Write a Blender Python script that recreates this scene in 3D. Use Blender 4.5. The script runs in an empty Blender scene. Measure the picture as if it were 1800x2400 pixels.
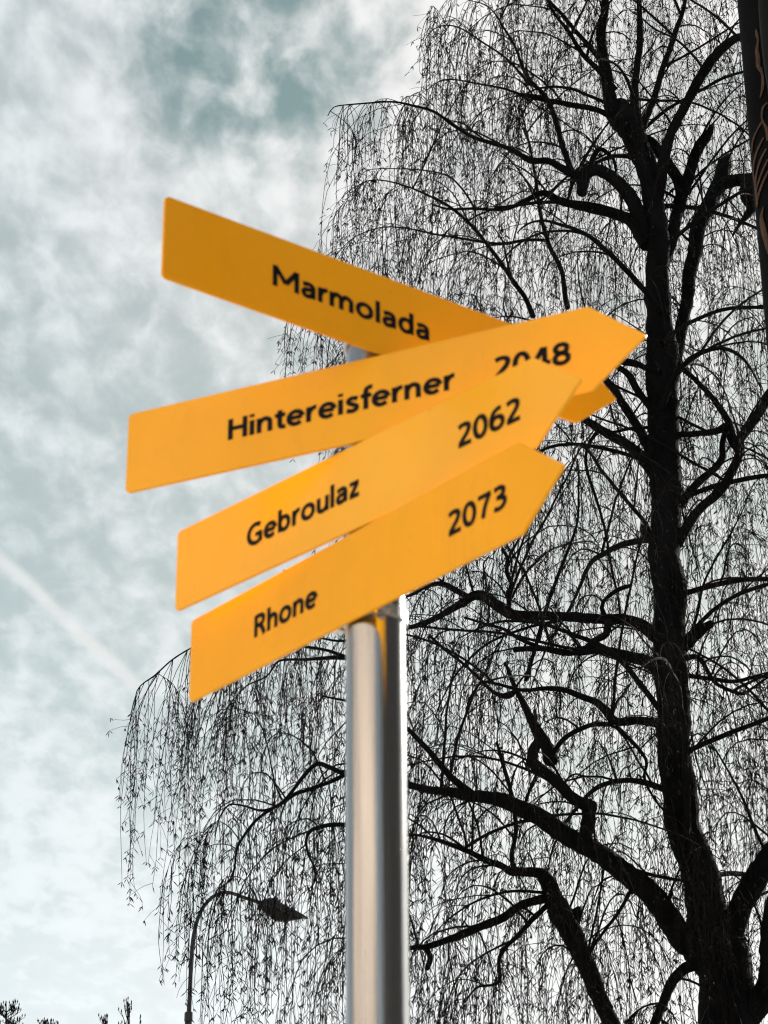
import bpy, bmesh, math, random
import numpy as np
from mathutils import Vector, Matrix, noise as mnoise

scene = bpy.context.scene
col = scene.collection
random.seed(7)
RNG = np.random.default_rng(11)
R = math.radians

# ------------------------------------------------------------------ camera
EYE = np.array([0.0, 0.0, 1.65])
FPX, PITCH, ROLL = 5865.7, 0.46065, -0.007045      # focal length in photo pixels (photo 1800 x 2400)
FW = np.array([0, math.cos(PITCH), math.sin(PITCH)])
UP0 = np.array([0, -math.sin(PITCH), math.cos(PITCH)])
RT0 = np.array([1.0, 0, 0])
RT = math.cos(ROLL) * RT0 + math.sin(ROLL) * UP0
UP = -math.sin(ROLL) * RT0 + math.cos(ROLL) * UP0
cd = bpy.data.cameras.new('camera')
cam = bpy.data.objects.new('camera', cd)
col.objects.link(cam)
scene.camera = cam
cam.matrix_world = Matrix(((RT[0], UP[0], -FW[0], EYE[0]), (RT[1], UP[1], -FW[1], EYE[1]),
                           (RT[2], UP[2], -FW[2], EYE[2]), (0, 0, 0, 1)))
cd.sensor_fit = 'VERTICAL'
cd.sensor_height = 36.0
cd.lens = FPX / 2400 * 36.0
cd.clip_start = 0.05
cd.clip_end = 5000
cd.dof.use_dof = True
cd.dof.focus_distance = 19.0
cd.dof.aperture_fstop = 22.0

# ------------------------------------------------------------------ light
SUN_AZ, SUN_EL = R(43), R(25)                       # azimuth clockwise from +Y (the way the camera looks)
SUN = np.array([math.sin(SUN_AZ) * math.cos(SUN_EL), math.cos(SUN_AZ) * math.cos(SUN_EL), math.sin(SUN_EL)])
sd = bpy.data.lights.new('sun', 'SUN')
sd.energy = 5.0
sd.angle = R(0.6)
sd.color = (1.0, 0.93, 0.84)
sun = bpy.data.objects.new('sun', sd)
col.objects.link(sun)
sun.location = (12, 6, 20)
sun.rotation_euler = Vector(-SUN).to_track_quat('-Z', 'Y').to_euler()

scene.view_settings.view_transform = 'Standard'
scene.view_settings.look = 'None'
scene.view_settings.exposure = 0.85
scene.view_settings.gamma = 1.0
scene.view_settings.use_curve_mapping = False
scene.render.engine = 'CYCLES'
scene.cycles.max_bounces = 5
scene.cycles.use_denoising = True
scene.cycles.filter_width = 1.2


def ray(x, y):
    return FW + RT * (x - 900) / FPX - UP * (y - 1200) / FPX


# ------------------------------------------------------------------ node helper
class NT:
    def __init__(self, tree):
        self.t = tree
        tree.nodes.clear()

    def n(self, kind, **kw):
        nd = self.t.nodes.new(kind)
        for k, v in kw.items():
            if k.startswith('i_'):
                key = k[2:]
                key = int(key) if key.isdigit() else key.replace('_', ' ')
                self.put(nd.inputs[key], v)
            else:
                setattr(nd, k, v)
        return nd

    def put(self, sock, v):
        if isinstance(v, bpy.types.NodeSocket):
            self.t.links.new(v, sock)
        elif isinstance(v, bpy.types.Node):
            self.t.links.new(v.outputs[0], sock)
        else:
            sock.default_value = v

    def math(self, op, a, b=None, c=None, clamp=False):
        nd = self.t.nodes.new('ShaderNodeMath')
        nd.operation = op
        nd.use_clamp = clamp
        for i, v in enumerate((a, b, c)):
            if v is not None:
                self.put(nd.inputs[i], v)
        return nd.outputs[0]

    def vmath(self, op, a, b=None, out=0):
        nd = self.t.nodes.new('ShaderNodeVectorMath')
        nd.operation = op
        self.put(nd.inputs[0], a)
        if b is not None:
            self.put(nd.inputs[1], b)
        return nd.outputs[out]

    def noise(self, vec, scale, detail=4, rough=0.55, dist=0.0):
        nd = self.n('ShaderNodeTexNoise')
        self.put(nd.inputs['Vector'], vec)
        nd.inputs['Scale'].default_value = scale
        nd.inputs['Detail'].default_value = detail
        nd.inputs['Roughness'].default_value = rough
        nd.inputs['Distortion'].default_value = dist
        return nd.outputs[0]

    def ramp(self, fac, lo, hi, a=0.0, b=1.0, smooth=True):
        nd = self.n('ShaderNodeMapRange')
        nd.interpolation_type = 'SMOOTHSTEP' if smooth else 'LINEAR'
        self.put(nd.inputs[0], fac)
        for i, v in zip((1, 2, 3, 4), (lo, hi, a, b)):
            self.put(nd.inputs[i], v)
        return nd.outputs[0]

    def mix(self, fac, a, b, mode='MIX'):
        nd = self.n('ShaderNodeMix', data_type='RGBA', blend_type=mode)
        self.put(nd.inputs[0], fac)
        self.put(nd.inputs[6], a)
        self.put(nd.inputs[7], b)
        return nd.outputs[2]


# ------------------------------------------------------------------ sky
world = bpy.data.worlds.new('World')
scene.world = world
world.use_nodes = True
w = NT(world.node_tree)
d = w.vmath('NORMALIZE', w.n('ShaderNodeTexCoord').outputs['Generated'])
sep = w.n('ShaderNodeSeparateXYZ')
w.put(sep.inputs[0], d)
zz = w.math('ADD', w.math('MAXIMUM', sep.outputs[2], 0.0), 0.10)
cmb = w.n('ShaderNodeCombineXYZ')
w.put(cmb.inputs[0], w.math('DIVIDE', sep.outputs[0], zz))
w.put(cmb.inputs[1], w.math('MULTIPLY', w.math('DIVIDE', sep.outputs[1], zz), 0.55))
pl = cmb.outputs[0]                                  # position on the flat cloud layer
sky = w.n('ShaderNodeTexSky', sky_type='NISHITA', sun_disc=False)
sky.sun_elevation = SUN_EL
sky.sun_rotation = SUN_AZ
sky.air_density = 1.0
sky.dust_density = 1.2
sky.ozone_density = 2.0
clear = w.mix(1.0, sky.outputs[0], (0.58, 0.66, 0.43, 1), 'MULTIPLY')
pl_off = w.vmath('ADD', pl, (3.45, 1.7, 0.4))
big = w.noise(pl_off, 2.1, 3, 0.5, 0.3)
mid = w.noise(pl_off, 9.0, 6, 0.56, 0.35)
clump = w.noise(pl_off, 34.0, 4.5, 0.52, 0.2)
fine = w.noise(pl_off, 60.0, 4, 0.6, 0.2)
cov = w.math('ADD', w.math('MULTIPLY', big, 0.72), w.math('MULTIPLY', mid, 0.28))
cov = w.math('ADD', cov, w.math('MULTIPLY', clump, 0.76))
cov = w.math('ADD', cov, w.math('MULTIPLY', fine, 0.06))
gap = w.math('MAXIMUM', w.vmath('DOT_PRODUCT', d, tuple(ray(640, 40) / np.linalg.norm(ray(640, 40))), out=1), 0.0)
cov = w.math('SUBTRACT', cov, w.ramp(gap, 0.9975, 0.9999, 0.0, 0.15))
floor_ = w.ramp(gap, 0.9965, 0.9997, 0.56, 0.04)
mask = w.ramp(cov, 0.66, 1.06, floor_, 0.96)
# the cloud sheet closes towards the horizon
veil = w.ramp(sep.outputs[2], 0.24, 0.52, 0.92, 0.10)
mask = w.math('MAXIMUM', mask, veil)
# thin sheet of cloud brightens towards the sun
cs = w.math('MAXIMUM', w.vmath('DOT_PRODUCT', d, tuple(SUN), out=1), 0.0)
glow = w.math('ADD', 0.90, w.math('MULTIPLY', w.math('POWER', cs, 2.0), 0.62))
tex = w.math('ADD', w.math('MULTIPLY', clump, 0.62), w.math('MULTIPLY', mid, 0.28))
amp = w.ramp(sep.outputs[2], 0.34, 0.50, 0.35, 1.0)
lum = w.ramp(tex, 0.30, 0.60, -0.11, 0.11)
lum = w.math('ADD', 1.0, w.math('MULTIPLY', lum, amp))
lum = w.math('MULTIPLY', w.math('MULTIPLY', lum, glow), w.ramp(sep.outputs[2], 0.26, 0.46, 4.5, 3.75))
ccol = w.vmath('SCALE', w.mix(w.ramp(cs, 0.62, 0.84), (0.915, 1.0, 1.03, 1), (1.02, 1.0, 0.985, 1)))
ccol.node.inputs['Scale'].default_value = 1
w.put(ccol.node.inputs['Scale'], lum)
skyc = w.mix(mask, clear, ccol)
# condensation trail: a straight line high in the sky
d1, d2 = ray(0, 1310), ray(325, 1612)
nn = np.cross(d1, d2)
nn /= np.linalg.norm(nn)
wob = w.math('MULTIPLY', w.math('SUBTRACT', w.noise(d, 55.0, 4, 0.6), 0.5), 0.0024)
dist = w.math('ABSOLUTE', w.math('ADD', w.vmath('DOT_PRODUCT', d, tuple(nn), out=1), wob))
along = w.math('DIVIDE', sep.outputs[0], sep.outputs[1])
tr = w.math('MULTIPLY', w.ramp(dist, 0.0006, 0.0046, 1.0, 0.0), w.ramp(along, -0.112, -0.096, 1.0, 0.0))
tr = w.math('MULTIPLY', tr, w.ramp(w.noise(d, 120.0, 3, 0.6), 0.25, 0.6, 0.65, 1.0))
skyc = w.mix(w.math('MULTIPLY', tr, 0.62), skyc, (4.9, 4.95, 4.9, 1))
bg = w.n('ShaderNodeBackground', i_Strength=0.1)
w.put(bg.inputs[0], skyc)
wo = w.n('ShaderNodeOutputWorld')
w.put(wo.inputs[0], bg)


# ------------------------------------------------------------------ materials
def mat(name, base, rough=0.6, metal=0.0, spec=0.5, var=0.0, vscale=8.0, bump=0.0, bscale=30.0,
        coat=0.0, rvar=0.0, stretch=None, streaks=0.0):
    m = bpy.data.materials.new(name)
    m.use_nodes = True
    t = NT(m.node_tree)
    out = t.n('ShaderNodeOutputMaterial')
    b = t.n('ShaderNodeBsdfPrincipled')
    t.put(out.inputs[0], b)
    b.inputs['Base Color'].default_value = (*base, 1)
    b.inputs['Roughness'].default_value = rough
    b.inputs['Metallic'].default_value = metal
    b.inputs['Specular IOR Level'].default_value = spec
    b.inputs['Coat Weight'].default_value = coat
    b.inputs['Coat Roughness'].default_value = 0.12
    vec = t.n('ShaderNodeTexCoord').outputs['Object']
    if stretch:
        mp = t.n('ShaderNodeMapping')
        t.put(mp.inputs[0], vec)
        mp.inputs['Scale'].default_value = stretch
        vec = mp.outputs[0]
    if var:
        nz = t.noise(vec, vscale, 6, 0.6)
        f = t.ramp(nz, 0.25, 0.75)
        lo = tuple(c * (1 - var) for c in base) + (1,)
        hi = tuple(min(1, c * (1 + var)) for c in base) + (1,)
        colr = t.mix(f, lo, hi)
        if streaks:                                    # rain marks and grime
            mp2 = t.n('ShaderNodeMapping')
            t.put(mp2.inputs[0], vec)
            mp2.inputs['Scale'].default_value = (38, 38, 3.5)
            dirt = t.math('MULTIPLY', t.ramp(t.noise(mp2.outputs[0], 1.0, 4, 0.6), 0.50, 0.80), t.ramp(t.noise(vec, 9.0, 4, 0.6), 0.40, 0.70))
            spk = t.ramp(t.noise(vec, 170.0, 2, 0.5), 0.70, 0.78)
            dirt = t.math('MAXIMUM', t.math('MULTIPLY', dirt, streaks * 2.2), t.math('MULTIPLY', spk, streaks * 2.0))
            colr = t.mix(dirt, colr, (base[0] * 0.45, base[1] * 0.42, base[2] + 0.02, 1))
        t.put(b.inputs['Base Color'], colr)
    if rvar:
        nz = t.noise(vec, vscale * 2.3, 5, 0.6)
        t.put(b.inputs['Roughness'], t.ramp(nz, 0.25, 0.75, max(0.02, rough - rvar), rough + rvar))
    if bump:
        bp = t.n('ShaderNodeBump')
        bp.inputs['Strength'].default_value = bump
        bp.inputs['Distance'].default_value = 0.02
        t.put(bp.inputs['Height'], t.noise(vec, bscale, 6, 0.65))
        t.put(b.inputs['Normal'], bp)
    return m


M = {}
for k_, (cb, sp_) in enumerate((((0.97, 0.405, 0.003), 0.20), ((0.93, 0.430, 0.006), 0.26), ((0.95, 0.455, 0.010), 0.30), ((0.93, 0.418, 0.001), 0.20))):
    M['yellow%d' % k_] = mat('yellow enamel', cb, 0.34, spec=sp_, var=0.05, vscale=4 + k_, coat=0.10, rvar=0.10, streaks=0.12)
M['ink'] = mat('black lettering', (0.005, 0.0055, 0.009), 0.6, spec=0.12)
M['steel'] = mat('brushed stainless steel', (0.36, 0.36, 0.37), 0.15, metal=1.0, var=0.18, vscale=3, rvar=0.07,
                 stretch=(30, 30, 0.7), bump=0.05, bscale=14)
M['clamp'] = mat('zinc clamp', (0.68, 0.68, 0.67), 0.3, metal=1.0, var=0.06, vscale=30, rvar=0.08)
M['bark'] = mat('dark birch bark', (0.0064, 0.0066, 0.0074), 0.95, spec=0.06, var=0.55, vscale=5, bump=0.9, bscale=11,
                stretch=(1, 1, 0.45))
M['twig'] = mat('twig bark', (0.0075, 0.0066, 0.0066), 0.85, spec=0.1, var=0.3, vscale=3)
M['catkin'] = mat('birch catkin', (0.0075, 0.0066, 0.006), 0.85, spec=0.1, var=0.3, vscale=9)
M['lamp'] = mat('dark grey lamp paint', (0.006, 0.006, 0.007), 0.24, spec=0.5, var=0.2, vscale=9)
M['lens'] = mat('smoked lamp bowl', (0.008, 0.008, 0.008), 0.35, spec=0.2)
M['pillar'] = mat('black painted pillar', (0.0045, 0.005, 0.006), 0.9, spec=0.04, var=0.3, vscale=5, bump=0.15, bscale=25)
M['tan'] = mat('tan painted relief', (0.075, 0.050, 0.040), 0.85, spec=0.05, var=0.2, vscale=30)
M['grille'] = mat('dark green coated metal', (0.006, 0.008, 0.008), 0.7, spec=0.1, var=0.2, vscale=9)
M['paving'] = mat('pale concrete paving', (0.40, 0.385, 0.36), 0.9, spec=0.2, var=0.16, vscale=0.6, bump=0.3, bscale=9)
M['plaster'] = mat('beige plaster', (0.66, 0.56, 0.46), 0.9, spec=0.2, var=0.06, vscale=0.8, bump=0.15, bscale=20)
M['base'] = mat('brown plinth plaster', (0.34, 0.27, 0.21), 0.9, spec=0.2, var=0.08, vscale=0.8)
M['frame'] = mat('white window frame', (0.72, 0.71, 0.68), 0.5, var=0.05)
M['glass'] = mat('window glass', (0.03, 0.035, 0.04), 0.06, spec=0.7, var=0.2, vscale=0.4)
M['roof'] = mat('clay roof tiles', (0.24, 0.10, 0.06), 0.85, var=0.3, vscale=4, bump=0.5, bscale=8)
M['slate'] = mat('dark slate cladding', (0.11, 0.11, 0.11), 0.8, var=0.2, vscale=1.5, bump=0.2)


# ------------------------------------------------------------------ object helpers
def tag(o, label=None, cat=None, group=None, kind=None):
    for k, v in (('label', label), ('category', cat), ('group', group), ('kind', kind)):
        if v:
            o[k] = v
    return o


def empty(name, loc=(0, 0, 0)):
    o = bpy.data.objects.new(name, None)
    o.location = loc
    o.empty_display_size = 0.2
    col.objects.link(o)
    return o


def link(name, me, m, parent=None, smooth=False, ):
    if m is not None:
        me.materials.append(m)
    o = bpy.data.objects.new(name, me)
    col.objects.link(o)
    if parent is not None:
        o.parent = parent                              # meshes are written in world coordinates
        if parent.type == 'EMPTY':
            o.matrix_parent_inverse = Matrix.Translation(-Vector(parent.location))
    if smooth:
        me.polygons.foreach_set('use_smooth', np.ones(len(me.polygons), dtype=bool))
    return o


def np_mesh(name, V, F):
    """V (n,3) float, F (m,k) int"""
    V = np.ascontiguousarray(V, dtype=np.float32)
    F = np.ascontiguousarray(F, dtype=np.int32)
    me = bpy.data.meshes.new(name)
    me.vertices.add(len(V))
    me.vertices.foreach_set('co', V.ravel())
    m, k = F.shape
    me.loops.add(m * k)
    me.loops.foreach_set('vertex_index', F.ravel())
    me.polygons.add(m)
    me.polygons.foreach_set('loop_start', np.arange(m, dtype=np.int32) * k)
    me.update(calc_edges=True)
    return me


def bm_mesh(name, bm):
    bmesh.ops.recalc_face_normals(bm, faces=bm.faces)
    me = bpy.data.meshes.new(name)
    bm.to_mesh(me)
    bm.free()
    return me


def box_bm(bm, c, s, rot=0.0):
    """axis box centre c, full size s, turned about z"""
    g = bmesh.ops.create_cube(bm, size=1.0)
    mx = Matrix.Translation(Vector(c)) @ Matrix.Rotation(rot, 4, 'Z') @ Matrix.Diagonal((*s, 1))
    bmesh.ops.transform(bm, matrix=mx, verts=g['verts'])


def tubes(P, Rr, sides=3, twist=None):
    """P (N,K,3), Rr (N,K) -> verts, quads (open tubes)"""
    N, K, _ = P.shape
    T = np.empty_like(P)
    T[:, 1:-1] = P[:, 2:] - P[:, :-2]
    T[:, 0] = P[:, 1] - P[:, 0]
    T[:, -1] = P[:, -1] - P[:, -2]
    T /= np.linalg.norm(T, axis=2, keepdims=True) + 1e-12
    ref = np.zeros((N, 1, 3))
    ref[:, 0, 1] = 1.0
    ref[:, 0, 0] = 0.31
    A = np.cross(T, ref)
    A /= np.linalg.norm(A, axis=2, keepdims=True) + 1e-9
    B = np.cross(T, A)
    th = np.arange(sides) * 2 * math.pi / sides
    ca, sa = np.cos(th), np.sin(th)
    V = P[:, :, None, :] + Rr[:, :, None, None] * (A[:, :, None, :] * ca[None, None, :, None] + B[:, :, None, :] * sa[None, None, :, None])
    idx = np.arange(N * K * sides).reshape(N, K, sides)
    a = idx[:, :-1, :]
    b = np.roll(idx, -1, axis=2)[:, :-1, :]
    c = np.roll(idx, -1, axis=2)[:, 1:, :]
    dd = idx[:, 1:, :]
    F = np.stack([a, b, c, dd], axis=-1).reshape(-1, 4)
    return V.reshape(-1, 3), F


def catmull(pts, step):
    pts = np.asarray(pts, float)
    P = np.vstack([2 * pts[0] - pts[1], pts, 2 * pts[-1] - pts[-2]])
    out = []
    for i in range(1, len(P) - 2):
        p0, p1, p2, p3 = P[i - 1:i + 3]
        n = max(2, int(np.linalg.norm((p2 - p1)[:3]) / step))
        t = np.linspace(0, 1, n, endpoint=False)[:, None]
        out.append(0.5 * ((2 * p1) + (-p0 + p2) * t + (2 * p0 - 5 * p1 + 4 * p2 - p3) * t ** 2 + (-p0 + 3 * p1 - 3 * p2 + p3) * t ** 3))
    out.append(pts[-1:])
    return np.vstack(out)


def limb_mesh(name, C, rad, sides=9, knob=0.10, seed=0):
    """one closed, lumpy tapering tube along C (K,3)"""
    K = len(C)
    T = np.gradient(C, axis=0)
    T /= np.linalg.norm(T, axis=1, keepdims=True) + 1e-12
    A = np.zeros_like(C)
    a = np.cross(T[0], [0.2, 1, 0.1])
    a /= np.linalg.norm(a)
    for i in range(K):
        a = a - T[i] * (a @ T[i])
        a /= np.linalg.norm(a) + 1e-12
        A[i] = a
    B = np.cross(T, A)
    th = np.arange(sides) * 2 * math.pi / sides
    V = np.zeros((K, sides, 3))
    for i in range(K):
        for j in range(sides):
            dr = A[i] * math.cos(th[j]) + B[i] * math.sin(th[j])
            q = C[i] + dr * rad[i]
            nz = mnoise.noise(Vector(q * (0.55 / max(rad[i], 0.02)) + seed * 3.7)) * knob + mnoise.noise(Vector(q * 26 + seed)) * knob * 0.35
            V[i, j] = C[i] + dr * rad[i] * (1 + nz)
    idx = np.arange(K * sides).reshape(K, sides)
    a0 = idx[:-1]
    b0 = np.roll(idx, -1, 1)[:-1]
    c0 = np.roll(idx, -1, 1)[1:]
    d0 = idx[1:]
    F = np.stack([a0, b0, c0, d0], -1).reshape(-1, 4)
    Vv = V.reshape(-1, 3)
    tipc = C[-1] + T[-1] * rad[-1] * 0.6
    Vv = np.vstack([Vv, tipc[None]])
    last = idx[-1]
    cap = np.stack([last, np.roll(last, -1), np.full(sides, len(Vv) - 1), np.full(sides, len(Vv) - 1)], -1)
    faces = [tuple(f) for f in F] + [tuple(f[:3]) for f in cap]
    me = bpy.data.meshes.new(name)
    me.from_pydata(Vv.tolist(), [], [tuple(int(x) for x in f) for f in faces])
    me.update()
    return me


# ------------------------------------------------------------------ ground
bm = bmesh.new()
bmesh.ops.create_grid(bm, x_segments=8, y_segments=8, size=600)
tag(link('ground', bm_mesh('ground', bm), M['paving']), kind='structure')


# ------------------------------------------------------------------ buildings behind the photographer (they show in the steel post)
def building(name, az, dist, width, height, depth, wallm, roofm, basem, label, floors, bays, pitch=3.0):
    a = R(az)
    ctr = np.array([math.sin(a), math.cos(a)]) * dist + np.array([0.0, 2.3])
    rot = -a                                            # local -y looks back at the signpost
    root = empty(name, (ctr[0], ctr[1], 0))
    tag(root, label, 'building')
    mx = Matrix.Translation((ctr[0], ctr[1], 0)) @ Matrix.Rotation(rot, 4, 'Z')

    def put(nm, boxes, m, parent=root):
        b = bmesh.new()
        for c, s in boxes:
            box_bm(b, c, s)
        bmesh.ops.transform(b, matrix=mx, verts=b.verts)
        return link(nm, bm_mesh(nm, b), m, parent)
    # wall with real openings: piers and spandrels
    fh = height / floors
    bw = width / bays
    ww, wh = bw * 0.42, fh * 0.52
    wall = []
    for f in range(floors):
        z0 = f * fh + fh * 0.28
        wall.append(((0, 0.15, f * fh + fh * 0.14), (width, 0.3, fh * 0.28)))
        wall.append(((0, 0.15, z0 + wh + (fh * 0.72 - wh) / 2), (width, 0.3, fh * 0.72 - wh)))
        for i in range(bays + 1):
            x = -width / 2 + i * bw
            if i in (0, bays):
                ww2 = (bw - ww) / 2
                wall.append(((x + (ww2 / 2 if i == 0 else -ww2 / 2), 0.15, z0 + wh / 2), (ww2, 0.3, wh)))
            else:
                wall.append(((x, 0.15, z0 + wh / 2), (bw - ww, 0.3, wh)))
    low = [q for q in wall if q[0][2] < fh]
    put('wall', [q for q in wall if q[0][2] >= fh], wallm)
    put('ground_floor_wall', low, basem)
    put('side_wall', [((-width / 2 + 0.15, depth / 2 + 0.15, height / 2), (0.3, depth - 0.3, height)),
                      ((width / 2 - 0.15, depth / 2 + 0.15, height / 2), (0.3, depth - 0.3, height)),
                      ((0, depth + 0.15, height / 2), (width, 0.3, height))], wallm)
    for f in range(floors):
        z0 = f * fh + fh * 0.28
        for i in range(bays):
            x = -width / 2 + (i + 0.5) * bw
            fr = put('window', [((x - ww / 2 + 0.04, 0.17, z0 + wh / 2), (0.08, 0.1, wh)), ((x + ww / 2 - 0.04, 0.17, z0 + wh / 2), (0.08, 0.1, wh)),
                                ((x, 0.17, z0 + 0.04), (ww - 0.16, 0.1, 0.08)), ((x, 0.17, z0 + wh - 0.04), (ww - 0.16, 0.1, 0.08)),
                                ((x, 0.17, z0 + wh / 2), (0.06, 0.09, wh - 0.16))], M['frame'])
            put('pane', [((x, 0.19, z0 + wh / 2), (ww - 0.17, 0.012, wh - 0.17))], M['glass'], fr)
            put('sill', [((x, -0.06, z0 - 0.03), (ww + 0.15, 0.14, 0.06))], M['frame'], fr)
    b = bmesh.new()
    e = 0.5
    h0 = height + 0.003
    vs = [b.verts.new(v) for v in ((-width / 2 - e, -e, h0), (width / 2 + e, -e, h0), (width / 2 + e, depth + e + .3, h0), (-width / 2 - e, depth + e + .3, h0),
                                   (-width / 2 + depth * .4, depth / 2, h0 + pitch), (width / 2 - depth * .4, depth / 2, h0 + pitch))]
    for f in ((0, 1, 5, 4), (1, 2, 5), (2, 3, 4, 5), (3, 0, 4), (3, 2, 1, 0)):
        b.faces.new([vs[i] for i in f])
    bmesh.ops.transform(b, matrix=mx, verts=b.verts)
    link('roof', bm_mesh('roof', b), roofm, root)


building('town_house', -130, 12.0, 24.0, 14.0, 10.0, M['plaster'], M['roof'], M['base'],
         'sunlit beige plaster house reflected in the left half of the steel post', 4, 7)
building('dark_house', 116, 13.0, 25.0, 13.0, 9.0, M['slate'], M['slate'], M['slate'],
         'dark slate clad house reflected in the right half of the steel post', 3, 8, 2.0)

# ------------------------------------------------------------------ weeping birch
TREE_Y = 17.0


def world_at(x, y, yd):
    dr = ray(x, y)
    t = yd / dr[1]
    return EYE + dr * t, t


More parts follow.
